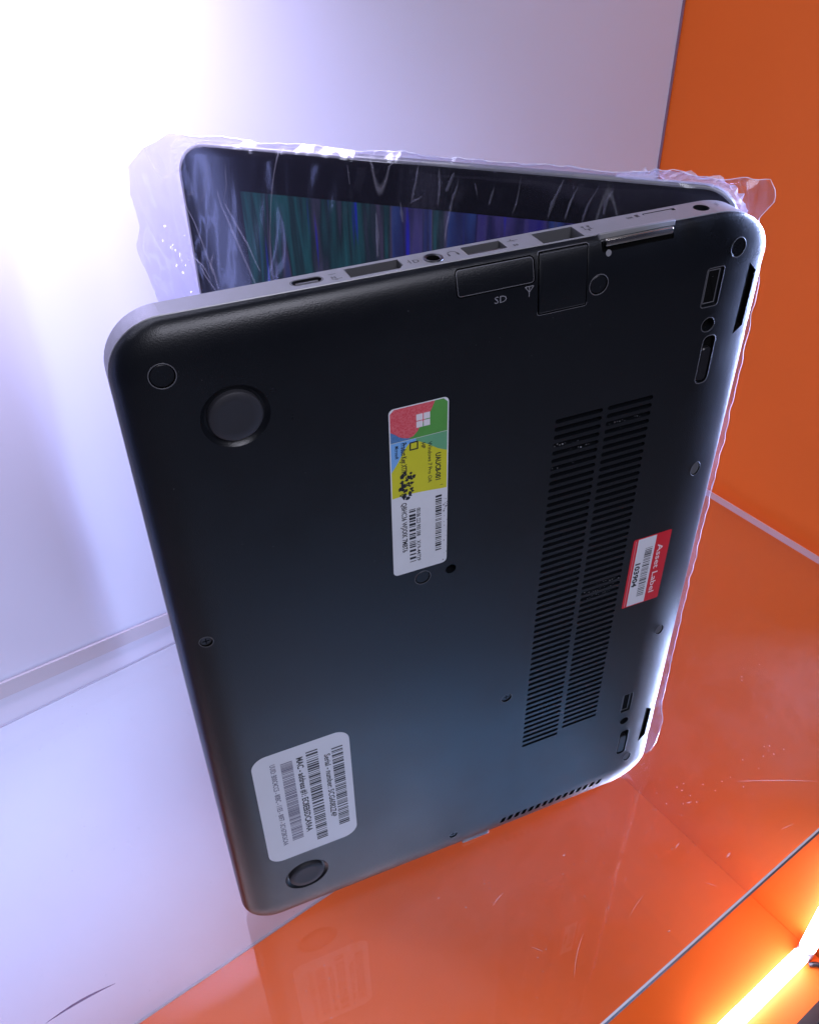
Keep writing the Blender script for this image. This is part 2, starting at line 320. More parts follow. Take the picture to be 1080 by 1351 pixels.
# ------------------------------------------------------------------ the laptop
W, H, WB, T = 237., 338., 12.6, 17.
AL, AR, ZB, ZT = 18., 24., 18., 18.
def wbf(a): return 9.7+3.5*max(0., min(1., a/W))
def s_of(a, z):
    sx = max(0., (AL-a)/AL, (a-(W-AR))/AR); sz = max(0., (ZB-z)/ZB, (z-(H-ZT))/ZT)
    return math.hypot(sx, sz)
def surf(a, z):
    s = min(1., s_of(a, z)); dip = .55*math.exp(-((a-199.6)/1.3)**2)*max(0., min(1., (z-325)/9)) if z > 325 and s < .999 else 0.
    k = 2.6 - .6*max(0, min(1, (a-120)/100))
    wb = wbf(a); return wb - dip + (T-wb)*max(0., 1-s**k)**(.5+.08*max(0, min(1, (a-150)/60)))
def nrm(a, z):
    s = s_of(a, z)
    if s > .985:
        c = Vector((W/2, H/2)); # pull slightly inwards for a finite slope
        sx = max(0., (AL-a)/AL, (a-(W-AR))/AR); sz = max(0., (ZB-z)/ZB, (z-(H-ZT))/ZT)
        k = .985/s
        if a < AL: a = AL-(AL-a)*k
        elif a > W-AR: a = (W-AR)+(a-(W-AR))*k
        if z < ZB: z = ZB-(ZB-z)*k
        elif z > H-ZT: z = (H-ZT)+(z-(H-ZT))*k
    e = .15
    da = (surf(a+e, z)-surf(a-e, z))/(2*e); dz = (surf(a, z+e)-surf(a, z-e))/(2*e)
    return Vector((-da, -1, -dz)).normalized()
def ring_pts(s, nc=14, ne=10):
    out = []
    C = [((W-AR), H-ZT, AR, ZT, 0), (AL, H-ZT, AL, ZT, 90), (AL, ZB, AL, ZB, 180), (W-AR, ZB, AR, ZB, 270)]
    for i, (cx, cz, rx, rz, a0) in enumerate(C):
        for k in range(nc+1):
            t = math.radians(a0+90*k/nc); out.append((cx+rx*s*math.cos(t), cz+rz*s*math.sin(t)))
        nx = C[(i+1) % 4]; t = math.radians(a0+90)
        q = (nx[0]+nx[2]*s*math.cos(t), nx[1]+nx[3]*s*math.sin(t)); p = out[-1]
        for k in range(1, ne): out.append((p[0]+(q[0]-p[0])*k/ne, p[1]+(q[1]-p[1])*k/ne))
    return out
def circle(ca, cz, r, n=28, rz=None): return [(ca+r*math.cos(2*math.pi*k/n), cz+(rz or r)*math.sin(2*math.pi*k/n)) for k in range(n)]
def rrect(a0, a1, z0, z1, r, n=5):
    out = []
    for cx, cz, a in ((a1-r, z1-r, 0), (a0+r, z1-r, 90), (a0+r, z0+r, 180), (a1-r, z0+r, 270)):
        for k in range(n+1):
            t = math.radians(a+90*k/n); out.append((cx+r*math.cos(t), cz+r*math.sin(t)))
    return out
def skew(pts, k, zc): return [(a+k*(z-zc), z) for a, z in pts]
def inset(loop, d):
    n = len(loop); out = []
    area_ = sum(loop[i][0]*loop[(i+1) % n][1]-loop[(i+1) % n][0]*loop[i][1] for i in range(n)); sg = 1 if area_ > 0 else -1
    for i in range(n):
        p = Vector(loop[i-1]); q = Vector(loop[i]); r = Vector(loop[(i+1) % n])
        e1 = (q-p).normalized(); e2 = (r-q).normalized(); m = (e1+e2)
        if m.length < 1e-6: m = e1
        m.normalize(); nn = Vector((-m.y, m.x))*sg; c = max(.5, m.dot(e1)); out.append(tuple(q+nn*d/c))
    return out
def inside(p, loop):
    x, y = p; c = False; n = len(loop); j = n-1
    for i in range(n):
        xi, yi = loop[i]; xj, yj = loop[j]
        if (yi > y) != (yj > y) and x < (xj-xi)*(y-yi)/(yj-yi)+xi: c = not c
        j = i
    return c
def cdt(outer, holes=(), extra=(), zones=()):
    vs = []; es = []
    for lp in (outer, *holes, *zones):
        k = len(vs); n = len(lp); vs += [Vector(p) for p in lp]; es += [(k+i, k+(i+1) % n) for i in range(n)]
    vs += [Vector(p) for p in extra]
    V, E_, Fc, *_ = delaunay_2d_cdt(vs, es, [], 0, 1e-5)
    bb = [(min(p[0] for p in h), max(p[0] for p in h), min(p[1] for p in h), max(p[1] for p in h)) for h in holes]
    keep = []
    for f in Fc:
        c = sum((V[i] for i in f), Vector((0, 0)))/len(f)
        if not inside(c, outer): continue
        if any(x0 <= c[0] <= x1 and y0 <= c[1] <= y1 and inside(c, h) for h, (x0, x1, y0, y1) in zip(holes, bb)): continue
        keep.append(tuple(f))
    return [tuple(v) for v in V], keep
lap = thing('laptop', 'black and silver laptop standing on its side, opened like a book, underside towards us', 'laptop')
lap.location = (-484.65*S, -193.67*S, 0.00005); lap.rotation_euler = (0, 0, -0.232)

def sheet(name, outer, m, parent, off=0., holes=(), extra=(), zones=None, zmats=None, smooth=True):
    V, Fc = cdt(outer, holes, extra, zones or ())
    me = bpy.data.meshes.new(name)
    used = sorted({i for f in Fc for i in f}); rm = {o: n for n, o in enumerate(used)}
    P = []; Nn = []
    for i in used:
        a, z = V[i]; n = nrm(a, z); w = surf(a, z); P.append(Vector((a, -w, z))*S + n*off*S); Nn.append(n)
    fs = []
    for f in Fc:
        g = [rm[i] for i in f]; e = (P[g[1]]-P[g[0]]).cross(P[g[2]]-P[g[0]])
        if e.y > 0: g.reverse()
        fs.append(g)
    me.from_pydata(P, [], fs); me.materials.append(m)
    if zmats:
        for mm in zmats: me.materials.append(mm)
        for pl in me.polygons:
            c = pl.center/S; k = 0
            for zi, zn in enumerate(zones):
                if inside((c.x, c.z), zn): k = zi+1
            pl.material_index = k
    if smooth: me.shade_smooth(); me.normals_split_custom_set_from_vertices(Nn)
    return link(name, me, None, parent)
def lining(name, loop, depth, m, parent, floor_m=None, taper=0., top=0., floor=True):
    n = len(loop); bot = inset(loop, taper) if taper else loop; vs = []; fs = []
    ca = sum(p[0] for p in loop)/n; cz = sum(p[1] for p in loop)/n; wc = surf(ca, cz)
    for a, z in loop: vs.append((a, -surf(a, z)-top, z))
    for a, z in bot: vs.append((a, -wc+depth, z))
    for i in range(n): fs.append((i, (i+1) % n, n+(i+1) % n, n+i))
    me = bpy.data.meshes.new(name); 
    if floor: fs.append(tuple(range(n, 2*n)))
    me.from_pydata([Vector(v)*S for v in vs], [], fs); me.materials.append(m)
    if floor_m and floor: me.materials.append(floor_m); me.polygons[-1].material_index = 1
    return link(name, me, None, parent)
def rim(name, loop, wd, ht, m, parent):
    A = inset(loop, -wd*.5); B = inset(loop, wd*.5); n = len(loop); vs = []; fs = []
    for lp, h in ((A, -.02), (loop, ht), (B, -.02)):
        for a, z in lp: q = nrm(a, z); vs.append(tuple(Vector((a, -surf(a, z), z))+q*h))
    for r in range(2):
        for i in range(n): fs.append((r*n+i, r*n+(i+1) % n, (r+1)*n+(i+1) % n, (r+1)*n+i))
    return from_py(name, vs, fs, m, parent, True)
def plug(name, loop, height, m, parent, chamfer=.25, dome=0.):
    """raised or sunken pad following the loop; height is relative to the cover surface at its middle"""
    n = len(loop); ca = sum(p[0] for p in loop)/n; cz = sum(p[1] for p in loop)/n; wc = surf(ca, cz)+height; q = inset(loop, chamfer)
    vs = [(a, -wc+3+max(0, height), z) for a, z in loop]+[(a, -wc+chamfer, z) for a, z in loop]+[(a, -wc, z) for a, z in q]
    fs = []
    for r in range(2):
        for i in range(n): fs.append((r*n+i, r*n+(i+1) % n, (r+1)*n+(i+1) % n, (r+1)*n+i))
    if dome:
        last = 2*n
        for j, t in enumerate((.66, .33)):
            vs += [(ca+(a-ca)*t, -wc+dome*(1-t*t), cz+(z-cz)*t) for a, z in q]; k = len(vs)-n
            for i in range(n): fs.append((last+i, last+(i+1) % n, k+(i+1) % n, k+i))
            last = k
        vs.append((ca, -wc+dome, cz)); fs += [(last+i, last+(i+1) % n, len(vs)-1) for i in range(n)]
    else: fs.append(tuple(range(2*n, 3*n)))
    o = from_py(name, vs, fs, m, parent)
    for p in o.data.polygons: p.use_smooth = dome > 0
    return o

# ---- holes of the bottom cover
holes = []
def hole(lp): holes.append(lp); return lp
FEET = [(33.9, 303.6, 8.8, 11.2), (33.2, 33.8, 8.8, 11.2)]
feet_l = [hole(circle(a, z, R1, 40)) for a, z, r, R1 in FEET]
slot_l = []
for c0, c1 in ((151.3, 172.0), (174.2, 194.7)):
    for i in range(55):
        if c0 > 173 and i == 54: continue
        z = 269.8-3.64*i; slot_l.append(hole(rrect(c0, c1, z-.95, z+.95, .85, 2)))
SCR = [(97.0, 211.2, 3.4), (139.9, 116.8, 2.8), (163.1, 322.4, 3.7), (113.8, 16.5, 2.5), (14.5, 322.5, 4.1), (10.2, 211.2, 2.6)]
scr_l = [hole(circle(a, z, r, 24)) for a, z, r in SCR]
SIDE = [(221.4, 325.2, 3.4, 3.6), (224.6, 226.0, 2.6, 3.5), (225.0, 126.8, 2.6, 3.3), (222, 25.4, 2.6, 3.4)]
side_l = [hole(circle(a, z, ra, 24, rz)) for a, z, ra, rz in SIDE]
pin_l = [hole(circle(109.2, 211.3, 2.3, 18)), hole(circle(214.3, 296.4, 3.0, 20)), hole(circle(214.3, 61.7, 2.8, 20))]
lock_l = [hole(rrect(209.0, 216.6, 304.0, 319.5, 1.2)), hole(rrect(210.4, 216.6, 69.6, 84.4, 1.2))]
slide_l = [hole(rrect(213.6, 219.6, 270.5, 291.5, 2.4)), hole(rrect(213.4, 219.4, 31.6, 52.5, 2.4))]
gap_l = [hole([(228.2, 289), (232.8, 291.5), (233.2, 314), (228.8, 318)]), hole([(228.2, 35.5), (232.8, 38), (233.2, 60.5), (228.8, 64)])]
edge_l = [hole(skew(rrect(144.2+4.37*i-1.3, 144.2+4.37*i+1.3, 8.6, 13.2, .7, 2), .25, 11)) for i in range(15)]
sd_l = hole(rrect(109.6, 138.2, 327.6, 336.6, 1.6))
rj_l = hole(rrect(139.8, 158.8, 315.8, 336.9, .8))
dock_l = hole(rrect(163.8, 192.6, 333.2, 336.9, .5))

extra = []
for s in (.985, .95, .9, .82, .72, .6, .45, .25): extra += ring_pts(s, 14, 44)
for i in range(1, 26):
    for j in range(1, 38):
        a, z = 9*i, 9*j
        if s_of(a, z) < .2: extra.append((a+.01*j, z+.01*i))
for lp in scr_l+side_l+pin_l+lock_l+slide_l+gap_l+feet_l:
    for d in (-.8, -2.0): extra += inset(lp, d)
ext2 = [p for p in extra if s_of(*p) < .99 and not any(inside(p, h) for h in holes)]
extra += [(195.5+.55*i, 324.5+1.9*j) for i in range(16) for j in range(7)]
outer = ring_pts(1.0, 14, 44)
cover = sheet('bottom_cover', outer, M_cover, lap, 0, holes, ext2)
# ---- silver side band
bfv = []; bff = []
N_ = len(outer)
lev = [(-.15, -.35), (-.45, 0.12), (.9, 0.12), (.3, -.1), (0.0, -.8)]
def outl(p, off):
    s = 1+off/20.
    a, z = p; cx = min(max(a, AL), W-AR); cz = min(max(z, ZB), H-ZT)
    v = Vector((a-cx, z-cz)); L_ = v.length or 1; v = v*(L_+off)/L_
    return (cx+v.x, cz+v.y)
o2 = ring_pts(1.0, 14, 1)
PORT_A0, PORT_A1 = 20.0, 216.0
loopn = len(o2)
top_edge = None
for w, off in lev:
    for p in o2: q = outl(p, off); bfv.append((q[0], -(w if w >= 0 else wbf(p[0])+w), q[1]))
for r in range(len(lev)-1):
    for i in range(loopn):
        j = (i+1) % loopn
        if o2[i][1] > H-.001 and o2[j][1] > H-.001 and r == 1: continue     # top face is built with the port openings
        bff.append((r*loopn+i, r*loopn+j, (r+1)*loopn+j, (r+1)*loopn+i))
bff.append(tuple(range(4*loopn, 5*loopn)))
frame = from_py('side_band', bfv, bff, M_alu, lap)
for p in frame.data.polygons: p.use_smooth = len(p.vertices) == 4 and abs(p.normal.z) < .98
frame.data.set_sharp_from_angle(angle=math.radians(35))
# dark seam between band and cover
b = [];
sv = []; sf = []
for w, off in ((.12, -.02), (-.3, -.6)):
    for p in outer: q = outl(p, off); sv.append((q[0], -(wbf(p[0])+w), q[1]))
for i in range(len(outer)): j = (i+1) % len(outer); sf.append((i, j, len(outer)+j, len(outer)+i))
from_py('seam', sv, sf, M_void, lap)
# top face of the band (z = H) with port openings
ZP = H+0.12
ports = {
 'usb_c': rrect(58.9, 68.6, 4.0, 7.3, 1.6, 6), 'display': [(77.0, 2.6), (95.0, 2.6), (95.0, 7.0), (93.4, 8.8), (79.0, 8.8), (77.0, 8.8)],
 'jack': circle(105.9, 6.4, 3.35, 28), 'usb1': rrect(117.2, 131.4, 2.7, 8.8, .3, 2), 'lan': rrect(143.6, 159.2, 2.4, 11.0, .3, 2),
 'slot': rrect(187.3, 200.6, 2.7, 4.3, .3, 2), 'power': circle(209.6, 6.6, 2.9, 26)}
aL = min(p[0] for p in o2 if p[1] > H-.001); aR = max(p[0] for p in o2 if p[1] > H-.001)
V, Fc = cdt([(aL, .9), (aR, .9), (aR, wbf(aR)-.45), (aL, wbf(aL)-.45)], list(ports.values()), [])
from_py('port_panel', [(a, -w, ZP) for a, w in V], Fc, M_alu, lap)
def well(name, loop, depth, m, parent, fm=None):
    n = len(loop); vs = [(a, -w, ZP) for a, w in loop]+[(a, -w, ZP-depth) for a, w in loop]
    o = from_py(name, vs, [(i, (i+1) % n, n+(i+1) % n, n+i) for i in range(n)]+[tuple(range(n, 2*n))], m, parent)
    return o
pt = well('usb_c_port', ports['usb_c'], 5, M_plast, lap)
b = MB(); b.box(60.2, 67.4, -6.1, -5.2, ZP-4.5, ZP-.4); b.build('tongue', M_port, pt)
vs = []; fs = []; lp = ports['usb_c']; n = len(lp); q = inset(lp, .45)
def lip(name, lp, wd, ht, m, parent):
    n = len(lp); a = inset(lp, -wd); vs = [(x, -y, ZP-.02) for x, y in a]+[(x, -y, ZP+ht) for x, y in inset(lp, -wd*.5)]+[(x, -y, ZP-.3) for x, y in lp]
    fs = [(r*n+i, r*n+(i+1) % n, (r+1)*n+(i+1) % n, (r+1)*n+i) for r in range(2) for i in range(n)]
    return from_py(name, vs, fs, m, parent, True)
lip('rim', lp, .55, .1, M_plast, pt)
pt = well('display_port', ports['display'], 6, M_port, lap)
b = MB(); b.box(78.6, 94, -7.9, -7.0, ZP-5, ZP-.9); b.build('tongue', M_plast, pt); lip('rim', ports['display'], .25, .05, M_plast, pt)
pt = well('headphone_jack', circle(105.9, 6.4, 2.2, 24), 8, M_void, lap)
n = 28; vs = []
for r, dz in ((3.35, .0), (3.2, .35), (2.6, .35), (2.2, 0)): vs += [(105.9+r*math.cos(2*math.pi*k/n), -6.4+r*math.sin(2*math.pi*k/n), ZP+dz) for k in range(n)]
from_py('rim', vs, [(r*n+i, r*n+(i+1) % n, (r+1)*n+(i+1) % n, (r+1)*n+i) for r in range(3) for i in range(n)], M_plast, pt, True)
pt = well('usb_port', ports['usb1'], 7, M_port, lap)
b = MB(); b.box(118.3, 130.6, -8.0, -6.3, ZP-6.5, ZP-.8); b.build('tongue', M_plast, pt); lip('rim', ports['usb1'], .2, .05, M_steel, pt)
pt = well('network_port', ports['lan'], 8, M_port, lap)
b = MB(); b.box(146, 157, -8.4, -7.2, ZP-7.5, ZP-2.4); b.box(144.2, 158.6, -10.9, -9.4, ZP-6.5, ZP-1.6); b.build('contacts', M_plast, pt)
lip('rim', ports['lan'], .2, .05, M_alu, pt)
pt = well('card_slot', ports['slot'], 2, M_plast, lap)
b = MB(); b.box(187.8, 199.4, -4.0, -3.0, ZP-1.6, ZP-.12); b.build('card_tray', M_alu, pt)
pt = well('power_socket', ports['power'], 7, M_plast, lap)
b = MB(); b.tube([(209.6, -6.6, ZP-6), (209.6, -6.6, ZP-1.2)], .6, 8); b.build('pin', M_steel, pt)

# ---- cover details
for lp, (a, z, r, R1) in zip(feet_l, FEET):
    d = lining('foot_recess', lp, 1.5, M_cover, cover, taper=1.5)
    for p in d.data.polygons: p.use_smooth = len(p.vertices) == 4
    f = plug('rubber_foot', circle(a, z, r, 40), .55, M_rubber, cover, .5, dome=.35)
for lp in slot_l: lining('vent_slot', lp, 2.2, M_cover, cover, M_void)
for lp, (a, z, r) in zip(scr_l, SCR):
    d = lining('screw_hole', lp, 1.0, M_void, cover)
    rim('hole_rim', lp, .35, .10, M_rim, cover)
    if r > 3:
        plug('screw_plug', circle(a, z, r-.45, 24), -.25, M_cover, cover, .15)
    else:
        plug('screw', circle(a, z, r-.4, 20), -.5, M_screw, cover, .2)
        b = MB(); wc = surf(a, z)-.5
        for k in range(2):
            c_, s_ = (1.3, .22) if k else (.22, 1.3)
            b.box(a-c_, a+c_, -wc-.03, -wc+.05, z-s_, z+s_)
        b.build('screw_cross', M_void, cover)
for lp, (a, z, ra, rz) in zip(side_l, SIDE):
    lining('screw_hole', lp, 1.2, M_void, cover); rim('hole_rim', lp, .3, .08, M_rim, cover)
    n_ = nrm(a, z); c = [(p[0], p[1]) for p in circle(a, z, ra-.45, 20, rz-.45)]
    V, Fc = cdt(c); me = from_py('edge_screw', [tuple(Vector((x, -surf(x, y), y))-n_*.35) for x, y in V], Fc, M_rim if z < 300 else M_cover, cover)
for lp in pin_l: lining('pin_hole', lp, 3, M_cover, cover, M_void)
for lp in pin_l[1:]: rim('hole_rim', lp, .3, .1, M_rim, cover)
for lp in lock_l:
    lining('latch_recess', lp, .9, M_cover, cover)
    q = inset(lp, 1.5); z0 = sum(p[1] for p in lp)/len(lp); a0 = sum(p[0] for p in lp)/len(lp)
    wq = surf(a0, z0)-.9; n = len(q)
    from_py('latch_slot', [(x, -wq-.01, y) for x, y in q], [tuple(range(n))], M_void, cover)
    from_py('latch_rim', [(x, -wq-.02-(.25 if r == 1 else 0), y) for r, qq in enumerate((inset(lp, 1.1), inset(lp, 1.3), q)) for x, y in qq], [(r*n+i, r*n+(i+1) % n, (r+1)*n+(i+1) % n, (r+1)*n+i) for r in range(2) for i in range(n)], M_rim, cover, True)
    rim('recess_rim', lp, .35, .08, M_rim, cover)
for lp in slide_l:
    lining('release_recess', lp, 2.2, M_cover, cover, M_void); rim('recess_rim', lp, .4, .10, M_rim, cover)
    zs = [p[1] for p in lp]; as_ = [p[0] for p in lp]
    plug('release_button', rrect(min(as_)+.7, max(as_)-.7, min(zs)+1.0, max(zs)-5.5, 1.6), -.3, M_plast, cover, .4)
for lp in gap_l: lining('hinge_gap', lp, 3.0, M_void, cover)
for lp in edge_l: lining('edge_vent', lp, 3.0, M_void, cover)
lining('card_recess', sd_l, 5, M_void, cover)
pts_in = lambda x0, x1, z0, z1: [(x0+(x1-x0)*i/12, z0+(z1-z0)*j/12) for i in range(13) for j in range(13)]
sheet('card_door', inset(sd_l, .35), M_cover, cover, -.08, (), pts_in(111, 137, 329, 335.8))
rim('card_door_rim', inset(sd_l, .55), .25, .05, M_rim, cover)
lining('network_recess', rj_l, 6, M_void, cover)
sheet('network_door', inset(rj_l, .45), M_cover, cover, .12, (), pts_in(141, 157.8, 317, 336.2))
rim('network_door_rim', inset(rj_l, -.15), .28, .08, M_rim, cover)
rim('network_door_edge', inset(rj_l, .75), .25, .2, M_rim, cover)
lining('dock_recess', dock_l, 2.4, M_void, cover)
dk = thing('dock_connector', '', ''); del dk['label'], dk['category']; dk.parent = lap
b = MB(); b.box(163.4, 193.6, -13.7, -12.2, 335.0, 338.9); b.build('metal_lip', M_alu, dk, bevel=.3)
b = MB(); b.box(165.0, 191.6, -15.9, -14.5, 335.2, 337.4); b.build('contact_bar', M_steel, dk, bevel=.25)
b = MB(); b.box(164.2, 192.4, -14.55, -13.5, 333.4, 336.2); b.build('contact_gap', M_void, dk)
V, Fc = cdt(circle(166.3, 335.0 - 2.3, 1.1, 16)); from_py('contact_dot', [(x, -surf(x, y)-.05, y) for x, y in V], Fc, M_inkgrey, cover)
b = MB(); b.box(120.6, 136.8, -15.0, -12.2, .3, 4.6); b.build('edge_latch', M_rim, lap, bevel=.5)
# hinge barrels between base and lid
for z0, z1 in ((36, 62), (290, 316)):
    b = MB(); b.tube([(W-2.5, -2.5, z0), (W-2.5, -2.5, z1)], 4.2, 18); b.build('hinge', M_black, lap, True)

# pale flecks painting grille glints and fluff into the vent slots, stray flecks on the cover
rl = random.Random(9)
def flecks(name, spots, m):
    vs = []; fs = []
    for a, z, r in spots:
        k = len(vs); ph = rl.random()*3; w = surf(a, z)
        for q in range(4): rr = r*rl.uniform(.5, 1.2); vs.append((a+rr*1.4*math.cos(ph+q*1.57), -w-.06, z+rr*math.sin(ph+q*1.57)))
        fs.append((k, k+1, k+2, k+3))
    o = from_py(name, vs, fs, m, cover); o['kind'] = 'stuff'
M_lint_glint = mat("lint_glint", (.32, .32, .34), .7)
sp = []
for row, x0, x1, pr in ((2, 176, 190, .5), (3, 152, 164, .5), (4, 156, 168, .3), (6, 152, 163, .4), (26, 182, 194, .7), (27, 176, 192, .8), (28, 178, 190, .6), (45, 176, 184, .2)):
    x = x0
    while x < x1:
        if rl.random() < pr: sp.append((x, 269.8-3.64*row+rl.uniform(-.6, .6), rl.uniform(.12, .32)))
        x += 1.15
flecks('vent_lint_glints', sp, M_lint_glint)
flecks('dust_flecks', [(rl.uniform(8, 228), rl.uniform(8, 330), rl.uniform(.06, .17)) for _ in range(170)], mat("dust", (.16, .16, .18), .8))
# ---- text and prints
FONT_CACHE = {}
def text_mesh(txt, size, bold=0.0, sx=1.0):
    cu = bpy.data.curves.new('t', 'FONT'); cu.body = txt; cu.size = size; cu.resolution_u = 2; cu.offset = bold; cu.align_x = 'LEFT'; cu.align_y = 'BOTTOM_BASELINE'
    o = bpy.data.objects.new('t', cu); COL.objects.link(o); bpy.context.view_layer.update()
    dg = bpy.context.evaluated_depsgraph_get(); me = bpy.data.meshes.new_from_object(o.evaluated_get(dg))
    V = [(v.co.x*sx, v.co.y) for v in me.vertices]; Fc = [tuple(p.vertices) for p in me.polygons]
    bpy.data.objects.remove(o); bpy.data.curves.remove(cu); bpy.data.meshes.remove(me); return V, Fc
def text_cover(txt, a0, z0, size, m, parent, length=None, off=.12, bold=0.0, name='lettering', upright=False):
    """runs down the cover (towards -z) with letter tops towards the hinge; upright = along +a"""
    V, Fc = text_mesh(txt, size, bold)
    mx = max(v[0] for v in V); k = (length/mx) if length else 1
    P = []
    for x, y in V:
        x *= k
        a, z = (a0+x, z0+y) if upright else (a0+y, z0-x)
        P.append(tuple(Vector((a, -surf(a, z), z))+nrm(a, z)*off))
    me = bpy.data.meshes.new(name); me.from_pydata([Vector(p)*S for p in P], [], Fc); me.materials.append(m)
    return link(name, me, None, parent)
def bars(a0, a1, z0, z1, m, parent, seed, mean=.5, off=.12, slant=0.0):
    rnd = random.Random(seed); z = z1; vs = []; fs = []
    while z > z0:
        w = rnd.choice((.25, .25, .5, .5, .8))*mean*1.6; g = rnd.choice((.3, .3, .55, .8))*mean*1.5
        k = len(vs)
        for a, zz in ((a0, z), (a1, z), (a1, max(z0, z-w)), (a0, max(z0, z-w))): vs.append(tuple(Vector((a, -surf(a, zz), zz))+nrm(a, zz)*off))
        fs.append((k, k+1, k+2, k+3)); z -= w+g
    me = bpy.data.meshes.new('barcode'); me.from_pydata([Vector(p)*S for p in vs], [], fs); me.materials.append(m)
    return link('barcode', me, None, parent)
def cut(loop, k0, k1): return loop

# certificate sticker
A0, A1, Z0, Z1 = 84.7, 107.2, 216.2, 292.5
so = rrect(A0, A1, Z0, Z1, 2.0)
def clip(poly):                     # keep a zone inside the sticker, a hair in from its border
    return [(min(max(a, A0+.45), A1-.45), min(max(z, Z0+.4), Z1-.4)) for a, z in poly]
e = .45
zn = [
 [(A0+e, 254.3), (A0+e, 266), (A0+e, Z1-2), (A0+2, Z1-e), (A1-2, Z1-e), (A1-e, Z1-2), (A1-e, 253.2), (A0+15, 254.0), (A0+8, 254.6)],
 [(A0+e, 266.0), (A0+2.6, 269.2), (A0+4.2, 272.0), (A0+5.4, 274.6), (A0+7.2, 276.8), (A0+10, 277.4), (A0+10, 278.45), (A0+e, 278.45)],
 [(A0+10, 277.4), (A0+11.6, 276.6), (A0+15, 274.4), (A0+18.5, 271.8), (A1-e, 270.1), (A1-e, 278.45), (A0+10, 278.45)],
 [(A0+e, 278.55), (A0+9.5, 278.55), (A0+9.5, 280), (A0+5, 280.6), (A0+e, 283.6)],
 [(A0+7.6, 278.55), (A1-e, 278.55), (A1-e, Z1-2), (A1-2, Z1-e), (A0+14, Z1-e), (A0+8, 283)],
 [(A0+e, 283.2), (A0+2.2, 282.0), (A0+3.6, 280.6), (A0+5.2, 279.8), (A0+7.2, 279.2), (A0+9.0, 279.6), (A0+10.6, 281.2), (A0+11.6, 283.0), (A0+13.2, 285.0), (A0+15.2, 287.4), (A0+16.2, 289.6), (A0+17.3, Z1-e), (A0+2, Z1-e), (A0+e, Z1-2)],
]
coa = sheet('certificate_sticker', so, M_paper2, cover, .06, (), [], zn, [M_yellow, M_blue2, M_green2, M_blue, M_green, M_red], smooth=False)
coa['label'] = 'worn certificate sticker printed red, green, blue, yellow and white'
def quadp(a0, a1, z0, z1, name, m, parent, off=.12, sl=0.):
    P = [(a0, z0), (a1, z0+sl), (a1, z1+sl), (a0, z1)]
    return from_py(name, [tuple(Vector((a, -surf(a, z), z))+nrm(a, z)*off) for a, z in P], [(0, 1, 2, 3)], m, parent)
# four-pane window emblem
vs = []; fs = []
for i in range(2):
    for j in range(2):
        a0 = A0+10.2+i*2.75; z0 = 282.7+j*2.9; k = len(vs)
        for a, z in ((a0, z0), (a0+2.4, z0), (a0+2.4, z0+2.55), (a0, z0+2.55)): vs.append((a, -T-.12, z))
        fs.append((k, k+1, k+2, k+3))
from_py('window_emblem', vs, fs, mat("emblem_white", (.75, .72, .76), .4), coa)
b = MB()
for x0, x1, y0, y1 in ((0, 3.3, 0, .5), (0, 3.3, 3.0, 3.5), (0, .5, .5, 3.0), (2.8, 3.3, .5, 3.0)): b.box(A0+7.5+x0, A0+7.5+x1, -T-.14, -T-.1, 273.8+y0, 273.8+y1)
b.build('square_emblem', M_ink, coa)
quadp(A0+.5, A1-.5, 278.42, 278.62, 'fold_line', mat("fold_white", (.6, .66, .6), .4), coa, .1)
text_cover('Microsoft', A0+2.0, 277.2, 1.9, M_ink, coa, 5.6, bold=.03)
text_cover('Product Key: XT7N2', A0+4.3, 277.8, 2.9, M_ink, coa, 14.5, bold=.07)
text_cover('QBHC36 WJXXK 7MBT6', A0+4.0, 251.3, 2.9, M_ink, coa, 24, bold=.05)
text_cover('Windows 7 Pro OA', A0+14.6, 275.6, 2.2, M_ink, coa, 18, bold=.02)
text_cover('HP', A0+12.0, 276.0, 2.2, M_ink, coa, 2.6, bold=.04)
text_cover('UAUC8-001', A0+17.6, 270.0, 2.9, M_ink, coa, 12.2, bold=.08)
text_cover('1', A0+19.3, 255.6, 1.8, M_ink, coa)
text_cover('00186 223 900 508', A0+9.9, 247.2, 2.2, M_ink, coa, 13.6, bold=.03)
text_cover('X19-44729', A0+9.9, 231.4, 2.2, M_ink, coa, 10.4, bold=.03)
bars(A0+6.9, A0+9.5, 220.6, 247.3, M_ink, coa, 3, .85)
bars(A0+17.6, A0+20.1, 223.2, 250.6, M_ink, coa, 5, .75)
# rubbed-off ink blots over the product key
rnd = random.Random(4); vs = []; fs = []
for i in range(70):
    z = 265-rnd.random()*12.5; a = A0+5.4+rnd.gauss(0, .75)*(1+(265-z)*.05)+ (1.8 if rnd.random() < .12 else 0); k = len(vs); n = 6; r = .25+rnd.random()*.5; ph = rnd.random()*6
    a = min(a, A0+9.5); a = max(a, A0+3.0)
    for q in range(n): rr = r*(.5+rnd.random()); vs.append((a+rr*math.cos(ph+q*1.047), -T-.14-.0005*i, z+rr*math.sin(ph+q*1.047)))
    fs.append(tuple(range(k, k+n)))
from_py('ink_smudge', vs, fs, M_ink, coa)
# worn nicks along the right border of the sticker
vs = []; fs = []
for i in range(26):
    z = Z0+rnd.random()*32+1; a = A1-rnd.random()**2*1.6; k = len(vs); n = 5; r = .1+rnd.random()*.28
    for q in range(n): rr = r*(.5+rnd.random()); vs.append((a+rr*math.cos(q*1.256), -T-.13, z+rr*1.3*math.sin(q*1.256)))
    fs.append(tuple(range(k, k+n)))
from_py('worn_nicks', vs, fs, mat("worn_grey", (.25, .24, .27), .6), coa)

